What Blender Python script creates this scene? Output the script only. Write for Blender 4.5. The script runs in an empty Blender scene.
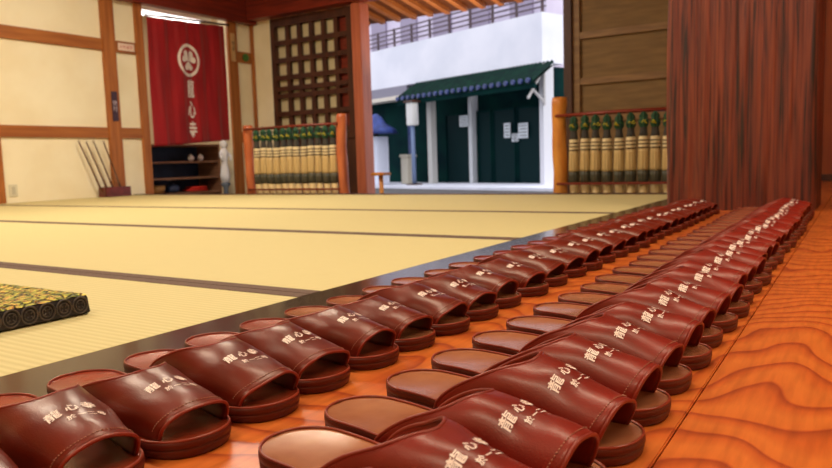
import bpy, bmesh, math, random
from mathutils import Vector, Matrix, noise
random.seed(7)
S = bpy.context.scene
C = S.collection
PI = math.pi

# ------------------------------------------------------------------ camera
cd = bpy.data.cameras.new('camera')
cam = bpy.data.objects.new('camera', cd); C.objects.link(cam)
Rm = Matrix(((0.84703975, -0.02833408, 0.53077381),
             (0.53060351, 0.10399356, -0.84121653),
             (-0.03136196, 0.99417429, 0.10312084)))
cam.matrix_world = Matrix.Translation((0, 0, 0.245)) @ Rm.to_4x4()
cd.sensor_width = 36; cd.lens = 711.84 * 36 / 832
cd.clip_start = 0.02; cd.clip_end = 300
cd.dof.use_dof = True; cd.dof.focus_distance = 0.80; cd.dof.aperture_fstop = 11
S.camera = cam

# ------------------------------------------------------------------ world, lights, exposure
wd = bpy.data.worlds.new('overcast_sky'); S.world = wd; wd.use_nodes = True
bg = wd.node_tree.nodes['Background']
bg.inputs[0].default_value = (0.90, 0.91, 1.0, 1); bg.inputs[1].default_value = 1.7

def area(name, loc, sx, sy, power, col, rot=(0, 0, 0)):
    l = bpy.data.lights.new(name, 'AREA'); l.shape = 'RECTANGLE'
    l.size = sx; l.size_y = sy; l.energy = power; l.color = col
    o = bpy.data.objects.new(name, l); C.objects.link(o)
    o.location = loc; o.rotation_euler = rot
    return o
WARM = (1.0, 0.87, 0.69)
LAMPS = [(-3.6, 1.0), (-3.6, 3.2), (-0.6, -1.2), (1.0, 1.6), (-0.9, 1.35)]
LPOW = [62, 66, 44, 36, 34]
for (lx, ly), pw in zip(LAMPS, LPOW):
    area('ceiling_lamp_light', (lx, ly, 2.50), 1.2, 0.32, pw, WARM)
sun = bpy.data.lights.new('hazy_sun', 'SUN'); sun.energy = 1.3; sun.angle = .3; sun.color = (1, .96, .88)
so = bpy.data.objects.new('hazy_sun', sun); C.objects.link(so)
so.rotation_euler = Vector((-.9, .15, -.5)).to_track_quat('-Z', 'Y').to_euler()
area('eave_lamp_light', (-3.6, 6.5, 1.1), 1.0, 0.3, 10, (1.0, 0.75, 0.45), (PI, 0, 0))
area('back_room_lamp_light', (-6.9, 5.0, 2.25), 0.9, 0.3, 25, (1, .95, .88))
S.view_settings.view_transform = 'Standard'
S.view_settings.look = 'None'
S.view_settings.exposure = 0.0
S.view_settings.gamma = 1.0
S.view_settings.use_curve_mapping = False

# ------------------------------------------------------------------ materials
def sl(h):
    if isinstance(h, str):
        h = h.lstrip('#'); c = [int(h[i:i+2], 16)/255 for i in (0, 2, 4)]
    else: c = [v/255 for v in h]
    return tuple((v/12.92 if v <= .04045 else ((v+.055)/1.055)**2.4) for v in c) + (1,)

def new_mat(name, col=(128, 128, 128), rough=.6, coat=0, metal=0, spec=.5):
    m = bpy.data.materials.new(name); m.use_nodes = True
    b = m.node_tree.nodes['Principled BSDF']
    b.inputs['Base Color'].default_value = sl(col)
    b.inputs['Roughness'].default_value = rough
    b.inputs['Metallic'].default_value = metal
    b.inputs['Coat Weight'].default_value = coat
    b.inputs['Coat Roughness'].default_value = .22
    b.inputs['Specular IOR Level'].default_value = spec
    return m, m.node_tree.nodes, m.node_tree.links, b

def noisy(name, c1, c2, scale=(10, 10, 10), rough=.6, bump=.2, detail=4, dist=.002, lo=.35, hi=.65, coat=0, spec=.5, bscale=None):
    """two colours mixed by stretched noise, with a matching bump"""
    m, N, L, b = new_mat(name, c1, rough, coat, spec=spec)
    tc = N.new('ShaderNodeTexCoord'); mp = N.new('ShaderNodeMapping'); mp.inputs['Scale'].default_value = scale
    nz = N.new('ShaderNodeTexNoise'); nz.inputs['Scale'].default_value = 1; nz.inputs['Detail'].default_value = detail
    cr = N.new('ShaderNodeValToRGB')
    cr.color_ramp.elements[0].position = lo; cr.color_ramp.elements[0].color = sl(c1)
    cr.color_ramp.elements[1].position = hi; cr.color_ramp.elements[1].color = sl(c2)
    bp = N.new('ShaderNodeBump'); bp.inputs['Strength'].default_value = bump; bp.inputs['Distance'].default_value = dist
    L.new(tc.outputs['Object'], mp.inputs[0]); L.new(mp.outputs[0], nz.inputs['Vector'])
    L.new(nz.outputs[0], cr.inputs[0]); L.new(cr.outputs[0], b.inputs['Base Color'])
    if bscale:
        n2 = N.new('ShaderNodeTexNoise'); n2.inputs['Scale'].default_value = bscale; n2.inputs['Detail'].default_value = 3
        L.new(tc.outputs['Object'], n2.inputs['Vector']); L.new(n2.outputs[0], bp.inputs['Height'])
    else: L.new(nz.outputs[0], bp.inputs['Height'])
    L.new(bp.outputs[0], b.inputs['Normal'])
    return m

M = {}
M['plaster'] = noisy('cream_plaster', (250, 240, 208), (243, 230, 194), (3, 3, 3), .9, .1)
M['beam'] = noisy('orange_brown_beam', (176, 108, 48), (150, 84, 34), (30, 2, 30), .5, .15)
M['beam_v'] = noisy('orange_brown_post', (182, 112, 52), (152, 86, 36), (30, 30, 2), .5, .15)
M['header'] = noisy('dark_red_timber', (134, 44, 24), (104, 32, 18), (3, 3, 40), .4, .1)
M['redpost'] = noisy('salmon_red_timber', (204, 116, 84), (184, 98, 68), (30, 30, 2), .45, .1)
M['darkwood'] = noisy('dark_brown_timber', (84, 44, 26), (62, 30, 18), (20, 20, 3), .5, .15)
M['panel'] = noisy('olive_brown_board', (134, 102, 54), (116, 86, 42), (4, 4, 30), .6, .1)
M['panel_rail'] = noisy('brown_rail_wood', (148, 110, 62), (126, 90, 48), (4, 30, 30), .5, .1)
M['orangewall'] = noisy('orange_brown_board', (160, 78, 32), (134, 58, 24), (20, 20, 2), .5, .1)
M['lacquer'], _, _, _b = new_mat('black_lacquered_wood', (58, 44, 34), .16, .4)
M['log'] = noisy('peeled_log_orange', (224, 152, 62), (196, 118, 42), (14, 14, 5), .4, .3, dist=.006)
M['logred'] = noisy('peeled_log_red', (196, 108, 60), (166, 82, 46), (14, 14, 5), .4, .3, dist=.006)
M['doma'] = noisy('dark_stone_floor', (74, 66, 58), (58, 52, 46), (5, 5, 5), .6, .2)
M['ceiling'] = noisy('ceiling_board', (150, 110, 70), (130, 92, 58), (2, 20, 2), .7, .1)
M['wallplain'] = noisy('pale_wall', (228, 206, 168), (220, 196, 156), (2, 2, 2), .9, .05)

# glossy orange floor with cathedral growth rings
def floor_mat():
    m, N, L, b = new_mat('orange_floor_board', (220, 110, 40), .34, .25)
    tc = N.new('ShaderNodeTexCoord')
    mp = N.new('ShaderNodeMapping'); mp.inputs['Scale'].default_value = (4.5, 2.4, 1); mp.inputs['Rotation'].default_value = (0, 0, .15); mp.inputs['Location'].default_value = (3.2, 1.1, 0)
    nz = N.new('ShaderNodeTexNoise'); nz.inputs['Scale'].default_value = 1.0; nz.inputs['Detail'].default_value = 2.0; nz.inputs['Roughness'].default_value = .35
    mu = N.new('ShaderNodeMath'); mu.operation = 'MULTIPLY_ADD'; mu.inputs[1].default_value = 12
    dt = N.new('ShaderNodeVectorMath'); dt.operation = 'DOT_PRODUCT'; dt.inputs[1].default_value = (-11, 16, 0)
    L.new(tc.outputs['Object'], dt.inputs[0]); L.new(dt.outputs['Value'], mu.inputs[2])
    fr = N.new('ShaderNodeMath'); fr.operation = 'FRACT'
    cr = N.new('ShaderNodeValToRGB'); e = cr.color_ramp.elements
    e[0].position = 0; e[0].color = sl((212, 108, 40)); e[1].position = 1; e[1].color = sl((208, 102, 36))
    for p, c in ((.40, (216, 114, 44)), (.74, (202, 94, 34)), (.89, (172, 74, 28)), (.93, (164, 66, 26)), (.97, (198, 92, 36))):
        q = e.new(p); q.color = sl(c)
    L.new(tc.outputs['Object'], mp.inputs[0]); L.new(mp.outputs[0], nz.inputs['Vector'])
    L.new(nz.outputs[0], mu.inputs[0]); L.new(mu.outputs[0], fr.inputs[0]); L.new(fr.outputs[0], cr.inputs[0])
    m2 = N.new('ShaderNodeMapping'); m2.inputs['Scale'].default_value = (120, 12, 1)
    n2 = N.new('ShaderNodeTexNoise'); n2.inputs['Scale'].default_value = 1; n2.inputs['Detail'].default_value = 3
    L.new(tc.outputs['Object'], m2.inputs[0]); L.new(m2.outputs[0], n2.inputs['Vector'])
    mx = N.new('ShaderNodeMix'); mx.data_type = 'RGBA'; mx.blend_type = 'MULTIPLY'; mx.inputs[0].default_value = .55
    c2 = N.new('ShaderNodeValToRGB'); c2.color_ramp.elements[0].position = .3; c2.color_ramp.elements[0].color = (.62, .55, .5, 1); c2.color_ramp.elements[1].position = .6
    L.new(n2.outputs[0], c2.inputs[0]); L.new(cr.outputs[0], mx.inputs[6]); L.new(c2.outputs[0], mx.inputs[7])
    L.new(mx.outputs[2], b.inputs['Base Color'])
    bp = N.new('ShaderNodeBump'); bp.inputs['Strength'].default_value = .12; bp.inputs['Distance'].default_value = .001
    L.new(n2.outputs[0], bp.inputs['Height']); L.new(bp.outputs[0], b.inputs['Normal'])
    return m
M['floor'] = floor_mat()

def tatami_mat():
    m, N, L, b = new_mat('woven_rush', (238, 214, 150), .75, spec=.25)
    tc = N.new('ShaderNodeTexCoord'); sp = N.new('ShaderNodeSeparateXYZ')
    mu = N.new('ShaderNodeMath'); mu.operation = 'MULTIPLY'; mu.inputs[1].default_value = 2*PI/.0145
    si = N.new('ShaderNodeMath'); si.operation = 'SINE'
    ab = N.new('ShaderNodeMath'); ab.operation = 'ABSOLUTE'
    mp = N.new('ShaderNodeMapping'); mp.inputs['Scale'].default_value = (12, 260, 1)
    nz = N.new('ShaderNodeTexNoise'); nz.inputs['Scale'].default_value = 1; nz.inputs['Detail'].default_value = 3
    L.new(tc.outputs['Object'], sp.inputs[0]); L.new(sp.outputs[1], mu.inputs[0]); L.new(mu.outputs[0], si.inputs[0])
    L.new(tc.outputs['Object'], mp.inputs[0]); L.new(mp.outputs[0], nz.inputs['Vector'])
    cr = N.new('ShaderNodeValToRGB'); e = cr.color_ramp.elements
    e[0].position = 0; e[0].color = sl((196, 180, 124)); e[1].position = .5; e[1].color = sl((213, 198, 142))
    ma = N.new('ShaderNodeMath'); ma.operation = 'MULTIPLY_ADD'; ma.inputs[1].default_value = .35; ma.inputs[2].default_value = .4
    L.new(si.outputs[0], ma.inputs[0])
    mx = N.new('ShaderNodeMath'); mx.operation = 'MULTIPLY'
    L.new(ma.outputs[0], mx.inputs[0]); L.new(nz.outputs[0], mx.inputs[1])
    a2 = N.new('ShaderNodeMath'); a2.operation = 'ADD'; a2.inputs[1].default_value = .12
    L.new(mx.outputs[0], a2.inputs[0]); L.new(a2.outputs[0], cr.inputs[0])
    L.new(cr.outputs[0], b.inputs['Base Color'])
    bp = N.new('ShaderNodeBump'); bp.inputs['Strength'].default_value = .5; bp.inputs['Distance'].default_value = .0012
    L.new(ma.outputs[0], bp.inputs['Height']); L.new(bp.outputs[0], b.inputs['Normal'])
    return m
M['tatami'] = tatami_mat()
M['heri'] = noisy('brown_cloth_border', (112, 88, 74), (94, 72, 60), (200, 200, 200), .9, .3)

def leather(name, c1, c2, rough, coat, grain=700, bump=.35):
    m = noisy(name, c1, c2, (22, 22, 22), rough, bump, 3, .0006, .3, .7, coat, spec=.42, bscale=grain)
    m.node_tree.nodes['Principled BSDF'].inputs['Specular Tint'].default_value = (1, .82, .62, 1)
    m.node_tree.nodes['Principled BSDF'].inputs['Coat Tint'].default_value = (1, .9, .78, 1)
    return m
M['upper'] = leather('oxblood_leather', (108, 30, 14), (82, 20, 9), .34, .12)
M['upper_b'] = leather('redder_oxblood_leather', (132, 30, 17), (106, 21, 11), .38, .10)  # redder tone, for the uppers of the outer row
M['footbed'] = leather('russet_footbed', (152, 58, 32), (130, 44, 24), .27, .5, bump=.2)
M['footbed_glare'] = leather('tan_glare_footbed', (178, 120, 86), (152, 92, 62), .25, .8, bump=.2)  # glare on the insoles put into a lighter base colour
M['sole'] = leather('dark_brown_sole', (96, 28, 16), (76, 20, 11), .45, .05)
M['rim'] = leather('light_russet_piping', (150, 60, 38), (118, 38, 24), .36, .2)
M['trim'] = leather('reddish_brown_binding', (136, 42, 26), (114, 30, 18), .40, .1)
M['thread'], _, _, _ = new_mat('pale_thread', (180, 124, 96), .8)
M['print'], _, _, _ = new_mat('white_print', (255, 232, 216), .6)

# ------------------------------------------------------------------ mesh helpers
def obj(name, bm, mat, parent=None, smooth=False, label=None):
    me = bpy.data.meshes.new(name); bm.normal_update()
    if smooth:
        for f in bm.faces: f.smooth = True
    bm.to_mesh(me); bm.free()
    for m in (mat if isinstance(mat, (list, tuple)) else [mat]): me.materials.append(m)
    o = bpy.data.objects.new(name, me); C.objects.link(o)
    if parent: o.parent = parent
    if label: o['label'] = label
    return o

def thing(name, label, cat, loc=(0, 0, 0), rz=0, group=None):
    o = bpy.data.objects.new(name, None); C.objects.link(o); o.empty_display_size = .05
    o.location = loc; o.rotation_euler = (0, 0, rz)
    return tag(o, label, cat, group)

def tag(o, label, cat, group=None, kind=None):
    o['label'] = label; o['category'] = cat
    if group: o['group'] = group
    if kind: o['kind'] = kind
    return o

def struct(name, bm, mat, label, cat, smooth=False):
    o = obj(name, bm, mat, None, smooth); o['kind'] = 'structure'
    o['label'] = label; o['category'] = cat
    return o

def box(bm, x0, x1, y0, y1, z0, z1, bev=0, mi=0):
    t = bmesh.new()
    bmesh.ops.create_cube(t, size=1)
    for v in t.verts:
        v.co = Vector(((x0+x1)/2+v.co.x*(x1-x0), (y0+y1)/2+v.co.y*(y1-y0), (z0+z1)/2+v.co.z*(z1-z0)))
    if bev: bmesh.ops.bevel(t, geom=t.edges[:], offset=bev, segments=2, affect='EDGES', clamp_overlap=True)
    for f in t.faces: f.material_index = mi
    me = bpy.data.meshes.new('t'); t.to_mesh(me); t.free(); bm.from_mesh(me); bpy.data.meshes.remove(me)
    return bm
def B(*a, **k): return box(bmesh.new(), *a, **k)

def tube(bm, pts, r, n=8, closed=False, taper=None):
    pts = [Vector(p) for p in pts]; rings = []
    m = len(pts); up0 = None
    for i, p in enumerate(pts):
        if closed: d = pts[(i+1) % m]-pts[i-1]
        else: d = pts[min(i+1, m-1)]-pts[max(i-1, 0)]
        d.normalize()
        if up0 is None:
            up0 = Vector((0, 0, 1)) if abs(d.z) < .9 else Vector((1, 0, 0))
        a = d.cross(up0).normalized(); b2 = a.cross(d).normalized(); up0 = b2
        rr = r*(taper[i] if taper else 1)
        rings.append([bm.verts.new(p+a*rr*math.cos(2*PI*k/n)+b2*rr*math.sin(2*PI*k/n)) for k in range(n)])
    rng = range(m if closed else m-1)
    for i in rng:
        A, Bq = rings[i], rings[(i+1) % m]
        for k in range(n): bm.faces.new((A[k], A[(k+1) % n], Bq[(k+1) % n], Bq[k]))
    if not closed:
        bm.faces.new(rings[0][::-1]); bm.faces.new(rings[-1])
    return bm

def lathe(bm, prof, n=16, cx=0, cy=0, cz=0, pleat=0, amp=0):
    rings = []
    for r, z in prof:
        rings.append([bm.verts.new((cx+r*(1+amp*math.cos(pleat*2*PI*k/n))*math.cos(2*PI*k/n), cy+r*(1+amp*math.cos(pleat*2*PI*k/n))*math.sin(2*PI*k/n), cz+z)) for k in range(n)])
    for i in range(len(rings)-1):
        for k in range(n): bm.faces.new((rings[i][k], rings[i][(k+1) % n], rings[i+1][(k+1) % n], rings[i+1][k]))
    bm.faces.new(rings[0][::-1]); bm.faces.new(rings[-1])
    return bm

def text_mesh(txt, size, spacing=1.0, offset=0.0, vertical=False):
    """outline of a short text as a flat filled mesh centred on the origin: list of verts, list of faces"""
    V, F = [], []
    n = len(txt)
    for i, ch in enumerate(txt):
        cu = bpy.data.curves.new('glyph', 'FONT'); cu.body = ch; cu.size = 1.0
        cu.align_x = 'CENTER'; cu.align_y = 'CENTER'; cu.resolution_u = 2; cu.offset = offset/size
        o = bpy.data.objects.new('glyph', cu); C.objects.link(o)
        dg = bpy.context.evaluated_depsgraph_get()
        me = bpy.data.meshes.new_from_object(o.evaluated_get(dg))
        k = len(V); p = (i-(n-1)/2)*size*spacing
        for v in me.vertices:
            V.append((v.co.x*size, v.co.y*size-p) if vertical else (v.co.x*size+p, v.co.y*size))
        for f in me.polygons: F.append([k+q for q in f.vertices])
        bpy.data.objects.remove(o); bpy.data.curves.remove(cu); bpy.data.meshes.remove(me)
    return V, F

def put_text(bm, VF, fn):
    V, F = VF
    vs = [bm.verts.new(fn(x, y)) for x, y in V]
    for f in F:
        try: bm.faces.new([vs[i] for i in f])
        except ValueError: pass
    return bm

def dup(root):
    r = root.copy(); C.objects.link(r)
    for ch in root.children:
        c = ch.copy(); C.objects.link(c); c.parent = r
        for g in ch.children:
            d = g.copy(); C.objects.link(d); d.parent = c
    return r

# ================================================================== STRUCTURE
XL = -5.9; YB = 6.0
# wooden floor: planks with a groove at x=-.135
GX = -.135
bm = bmesh.new()
box(bm, -.70, GX-.0008, -2.5, YB, -.05, 0, bev=.0012)
box(bm, GX+.0008, .62, -2.5, YB, -.05, 0, bev=.0012)
box(bm, .622, 1.4, -2.5, YB, -.05, 0, bev=.0012)
box(bm, 1.402, 2.2, -2.5, YB, -.05, 0, bev=.0012)
struct('floor', bm, M['floor'], 'glossy orange plank floor with dark wavy grain', 'floor')
struct('trim_1', B(-.876, -.701, -2.5, 4.31, -.06, .001, bev=.001), M['lacquer'], 'dark lacquered threshold strip along the tatami edge', 'trim')
struct('trim_2', B(XL, -.876, 4.315, 4.43, -.2, .004, bev=.003), M['darkwood'], 'dark wooden sill along the far end of the tatami', 'trim')
struct('trim_3', B(-.876, -.701, 4.311, YB, -.06, 0), M['darkwood'], 'dark wooden sill running on behind the thick pillar', 'trim')
struct('floor_entry', B(XL-2.2, -.877, 4.431, YB+.6, -.45, -.35), M['doma'], 'dark stone entrance floor below the tatami level', 'floor')
struct('floor_underlay', B(XL-2.2, 2.3, -2.6, 4.43, -.5, -.21), M['doma'], 'dark base under the raised room', 'floor')
# left wall: plaster panels with a doorway 4.61..5.62
bm = bmesh.new()
box(bm, XL-.12, XL, -2.5, 4.54, -.35, 2.6)
box(bm, XL-.12, XL, 4.54, 5.62, 1.95, 2.6)
box(bm, XL-.12, XL, 5.62, YB+.12, -.35, 2.6)
struct('wall_left', bm, M['plaster'], 'cream plaster wall divided by orange-brown timbers', 'wall')
bm = bmesh.new()
for y0, y1, d in ((2.975, 3.115, .03), (4.095, 4.225, .035), (4.455, 4.54, .03), (5.62, 5.75, .03), (1.6, 1.74, .03), (.2, .34, .03)):
    box(bm, XL, XL+d, y0, y1, -.35 if y0 > 4.4 else 0.0, 1.84, bev=.004)
struct('trim_4', bm, M['beam_v'], 'orange-brown timber posts of the cream wall', 'trim')
bm = bmesh.new()
box(bm, XL, XL+.022, -2.5, 4.455, 1.325, 1.43, bev=.003)
box(bm, XL, XL+.022, -2.5, 4.455, .535, .632, bev=.003)
box(bm, XL, XL+.018, 5.75, YB-.035, 1.38, 1.50, bev=.003); box(bm, XL, XL+.018, 5.75, YB-.035, .50, .62, bev=.003)
struct('trim_5', bm, M['beam'], 'orange-brown horizontal rails of the cream wall', 'trim')
struct('trim_6', B(XL, XL+.10, 3.9, YB, 1.80, 2.35, bev=.004), M['header'], 'deep dark red header beam over the curtained doorway', 'beam')
struct('trim_7', B(XL, XL+.07, -2.5, 3.9, 1.80, 1.92, bev=.004), M['beam'], 'orange-brown rail high on the cream wall', 'trim')
struct('wall_left_upper', B(XL+.001, XL+.03, -2.5, 3.9, 1.92, 2.6), M['plaster'], 'cream plaster above the high rail', 'wall')
# room beyond the doorway
bm = bmesh.new()
box(bm, XL-2.2, XL-2.1, 3.6, 6.6, -.35, 2.6)
box(bm, XL-2.1, XL-.12, 3.6, 3.7, -.35, 2.6)
box(bm, XL-2.1, XL-.12, 6.5, 6.6, -.35, 2.6)
struct('wall_back_room', bm, M['wallplain'], 'pale wall of the room beyond the red curtain', 'wall')
struct('ceiling_back_room', B(XL-2.2, XL-.12, 3.6, 6.6, 2.6, 2.65), M['ceiling'], 'board ceiling of the room beyond the curtain', 'ceiling')
# back wall at YB: plaster strip, lattice bay, doorway, panel bay, boards right of the pillar
struct('wall_back_left', B(XL, -5.60, YB, YB+.1, -.35, 1.84), M['plaster'], 'narrow cream plaster strip beside the lattice', 'wall')
struct('wall_back_upper', B(XL-.12, 2.3, YB-.02, YB+.12, 2.35, 2.6), M['darkwood'], 'dark boarding above the header beam', 'wall')
struct('trim_8', B(XL+.1, -2.0, YB-.16, YB-.02, 1.835, 2.35, bev=.004), M['header'], 'deep dark red header beam above the lattice and entrance', 'beam')
struct('trim_9', B(-4.42, -4.305, YB-.10, YB+.06, -.35, 1.834, bev=.006), M['redpost'], 'salmon-red timber post left of the open entrance', 'post')
struct('trim_10', B(-5.905+.008, -5.86, YB-.03, YB-.001, -.35, 1.834, bev=.003), M['beam_v'], 'thin orange corner post', 'trim')
struct('wall_back_low', B(-5.6, -4.43, YB, YB+.1, -.35, .50), M['darkwood'], 'dark boarding below the lattice', 'wall')
bm = bmesh.new()
box(bm, -2.20, -2.13, YB-.07, YB+.05, -.35, 2.35, bev=.004)
struct('trim_11', bm, M['darkwood'], 'dark post right of the open entrance', 'post')
struct('wall_back_right', B(-2.13, -.80, YB, YB+.08, -.35, 2.35), M['panel'], 'olive-brown boarded wall panel behind the umbrella rack', 'wall')
bm = bmesh.new()
for z in (.55, .865, 1.247, 1.62): box(bm, -2.13, -.80, YB-.03, YB-.001, z-.028, z+.028, bev=.003)
box(bm, -2.129, -2.07, YB-.035, YB-.001, -.35, 2.35, bev=.003)
struct('trim_12', bm, M['panel_rail'], 'brown battens across the boarded panel', 'trim')
bm = bmesh.new()
box(bm, -.80, 2.3, YB, YB+.08, 0, 2.6)
struct('wall_back_far_right', bm, M['orangewall'], 'orange-brown boarding right of the thick pillar', 'wall')
struct('baseboard_back', B(-.70, 2.2, YB-.03, YB-.001, 0.001, .05, bev=.003), M['darkwood'], 'dark baseboard at the far end of the plank floor', 'baseboard')
# room behind the camera
struct('wall_right', B(2.2, 2.3, -2.6, YB, -.2, 2.6), M['wallplain'], 'pale wall to the side of the plank floor', 'wall')
struct('wall_front', B(XL, 2.2, -2.6, -2.5, -.2, 2.6), M['wallplain'], 'pale wall behind the camera', 'wall')
struct('ceiling', B(XL-.12, 2.3, -2.6, YB+.12, 2.6, 2.68), M['ceiling'], 'brown board ceiling', 'ceiling')

# thick adzed pillar
def pillar():
    bm = bmesh.new()
    x0, x1, y0, y1 = -.715, -.158, 3.14, 3.60
    per = []
    def seg(a, b, n):
        for i in range(n): per.append((a[0]+(b[0]-a[0])*i/n, a[1]+(b[1]-a[1])*i/n))
    c = .018
    seg((x0+c, y0), (x1-c, y0), 110); seg((x1-c, y0), (x1, y0+c), 3); seg((x1, y0+c), (x1, y1-c), 60)
    seg((x1, y1-c), (x1-c, y1), 3); seg((x1-c, y1), (x0+c, y1), 30); seg((x0+c, y1), (x0, y1-c), 3); seg((x0, y1-c), (x0, y0+c), 40); seg((x0, y0+c), (x0+c, y0), 3)
    nz = 90; rows = []
    cx, cy = (x0+x1)/2, (y0+y1)/2
    for j in range(nz+1):
        z = 0 + 2.6*j/nz; r = []
        for (x, y) in per:
            d = Vector((x-cx, y-cy, 0)).normalized()
            g = noise.noise(Vector((x*42, y*42, z*1.6))) + .6*noise.noise(Vector((x*95, y*95, z*4+7)))
            kn = noise.noise(Vector((x*16+3, y*16, z*7)))
            a = .0048*g + (.006*(kn-.45) if kn > .45 else 0)
            r.append(bm.verts.new((x+d.x*a, y+d.y*a - (.004*g if y < y0+.02 else 0), z)))
        rows.append(r)
    n = len(per)
    for j in range(nz):
        for k in range(n): bm.faces.new((rows[j][k], rows[j][(k+1) % n], rows[j+1][(k+1) % n], rows[j+1][k]))
    return bm
def pillar_mat():
    m, N, L, b = new_mat('adzed_red_brown_timber', (150, 62, 34), .5, .12)
    tc = N.new('ShaderNodeTexCoord')
    mp = N.new('ShaderNodeMapping'); mp.inputs['Scale'].default_value = (75, 75, 2.2)
    nz = N.new('ShaderNodeTexNoise'); nz.inputs['Scale'].default_value = 1; nz.inputs['Detail'].default_value = 5; nz.inputs['Distortion'].default_value = .4
    cr = N.new('ShaderNodeValToRGB'); e = cr.color_ramp.elements
    e[0].position = .36; e[0].color = sl((40, 14, 9)); e[1].position = .72; e[1].color = sl((140, 66, 36))
    q = e.new(.47); q.color = sl((98, 38, 22))
    m2 = N.new('ShaderNodeMapping'); m2.inputs['Scale'].default_value = (7, 7, .8)
    n2 = N.new('ShaderNodeTexNoise'); n2.inputs['Scale'].default_value = 1; n2.inputs['Detail'].default_value = 2
    c2 = N.new('ShaderNodeValToRGB'); c2.color_ramp.elements[0].position = .35; c2.color_ramp.elements[0].color = (.62, .42, .38, 1); c2.color_ramp.elements[1].position = .65
    mx = N.new('ShaderNodeMix'); mx.data_type = 'RGBA'; mx.blend_type = 'MULTIPLY'; mx.inputs[0].default_value = .8
    bp = N.new('ShaderNodeBump'); bp.inputs['Strength'].default_value = .7; bp.inputs['Distance'].default_value = .004
    for a, c in ((mp, nz), (m2, n2)): L.new(tc.outputs['Object'], a.inputs[0]); L.new(a.outputs[0], c.inputs['Vector'])
    L.new(nz.outputs[0], cr.inputs[0]); L.new(n2.outputs[0], c2.inputs[0])
    L.new(cr.outputs[0], mx.inputs[6]); L.new(c2.outputs[0], mx.inputs[7]); L.new(mx.outputs[2], b.inputs['Base Color'])
    L.new(nz.outputs[0], bp.inputs['Height']); L.new(bp.outputs[0], b.inputs['Normal'])
    return m
struct('pillar', pillar(), pillar_mat(), 'thick square red-brown timber pillar with rough vertical grain', 'pillar', smooth=True)

# outside ground
struct('ground', B(-40, 20, YB+.6, 60, -.55, -.45), noisy('street_asphalt', (84, 80, 78), (68, 66, 66), (3, 3, 3), .8, .2), 'grey street outside the entrance', 'ground')

# ================================================================== TATAMI
TY = [-1.0, 1.012, 1.96, 2.94, 4.312]
names = ['nearest pale rush tatami strip, under the green brocade cushion', 'pale rush tatami strip just beyond the brocade cushion',
         'long pale rush tatami strip in the middle of the room', 'far pale rush tatami strip ending at the umbrella racks']
for i in range(4):
    y0, y1 = TY[i]+.001, TY[i+1]-.001
    t = thing('tatami_mat', names[i], 'tatami', (-3.388, (y0+y1)/2, -.05), 0, 'tatami flooring')
    hw = (y1-y0)/2; w = 2.509
    e0 = .0322 if i else 0
    e1 = .0322 if i < 3 else 0
    obj('rush_surface', B(-w, w, -hw+e0, hw-e1, 0, .050, bev=.0008), M['tatami'], t)
    if i: obj('cloth_border', B(-w, w, -hw, -hw+.032, 0, .0508, bev=.001), M['heri'], t)
    if i < 3: obj('cloth_border', B(-w, w, hw-.032, hw, 0, .0508, bev=.001), M['heri'], t)

# ================================================================== SLIPPERS
SLN = .272
def smooth(a, b, x):
    t = min(1, max(0, (x-a)/(b-a))); return t*t*(3-2*t)
def hw_of(x):
    b_ = .0375 + .0065*smooth(.10, .19, x)
    k = 1
    if x < .040: k = max(0, 1-((.040-x)/.040)**2)**.5
    rt = .058
    if x > SLN-rt: k = max(0, 1-((x-SLN+rt)/rt)**2.5)**(1/2.3)
    return b_*k
def ztop(x): return .0245 - .0090*smooth(.05, .20, x) + .0012*smooth(.23, .27, x)
XS = [SLN*(1-math.cos(PI*i/44))/2 for i in range(45)]
def outline(d):
    """closed outline inset by d"""
    pts = []
    s = (SLN-2*d)/SLN; q = 1-d/.0425
    for x in XS: pts.append((d+x*s, -hw_of(x)*q, x))
    for x in XS[-2:0:-1]: pts.append((d+x*s, hw_of(x)*q, x))
    return pts
def make_sole():
    bm = bmesh.new()
    prof = [(.0035, .0, 0), (.0015, .0, .0015), (.0004, 0, .006), (0, 1, -.0085), (.0010, 1, -.0077), (.0010, 1, -.0071), (-.0004, 1, -.0063), (-.0004, 1, -.002), (.0006, 1, -.0006)]
    rings = []
    for d, f, z in prof:
        rings.append([bm.verts.new((p[0], p[1], z+f*ztop(p[2]))) for p in outline(d)])
    n = len(rings[0])
    for a, b_ in zip(rings, rings[1:]):
        for k in range(n): bm.faces.new((a[k], a[(k+1) % n], b_[(k+1) % n], b_[k]))
    # underside strip
    r = rings[0]; m = len(XS)-1
    for i in range(m):
        a, b_ = r[i], r[i+1]; c, d = r[(n-i-1) % n], r[(n-i) % n]
        vs = []
        for v in (a, d, c, b_):
            if v not in vs: vs.append(v)
        if len(vs) > 2: bm.faces.new(vs)
    return bm
def make_footbed():
    bm = bmesh.new(); rows = []
    n = 12
    d = .002
    s = (SLN-2*d)/SLN; q = 1-d/.0425
    for i, x in enumerate(XS):
        w = hw_of(x)*q; X = d+x*s
        if w < 1e-5: rows.append([bm.verts.new((X, 0, ztop(x)-.0008))]); continue
        row = []
        for k in range(n+1):
            t = -1+2*k/n; t = math.copysign(1-(1-abs(t))**1.3, t)
            e = max(abs(t), 0)
            heel = math.exp(-((x-.045)/.035)**2)*.0022 + math.exp(-((x-.19)/.04)**2)*.0015
            row.append(bm.verts.new((X, w*t, ztop(x)-.0006 - heel*(1-e**2))))
        rows.append(row)
    for a, b_ in zip(rows, rows[1:]):
        if len(a) == 1:
            for k in range(n): bm.faces.new((a[0], b_[k], b_[k+1])[::-1])
        elif len(b_) == 1:
            for k in range(n): bm.faces.new((a[k], b_[0], a[k+1])[::-1])
        else:
            for k in range(n): bm.faces.new((a[k], b_[k], b_[k+1], a[k+1]))
    return bm
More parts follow.
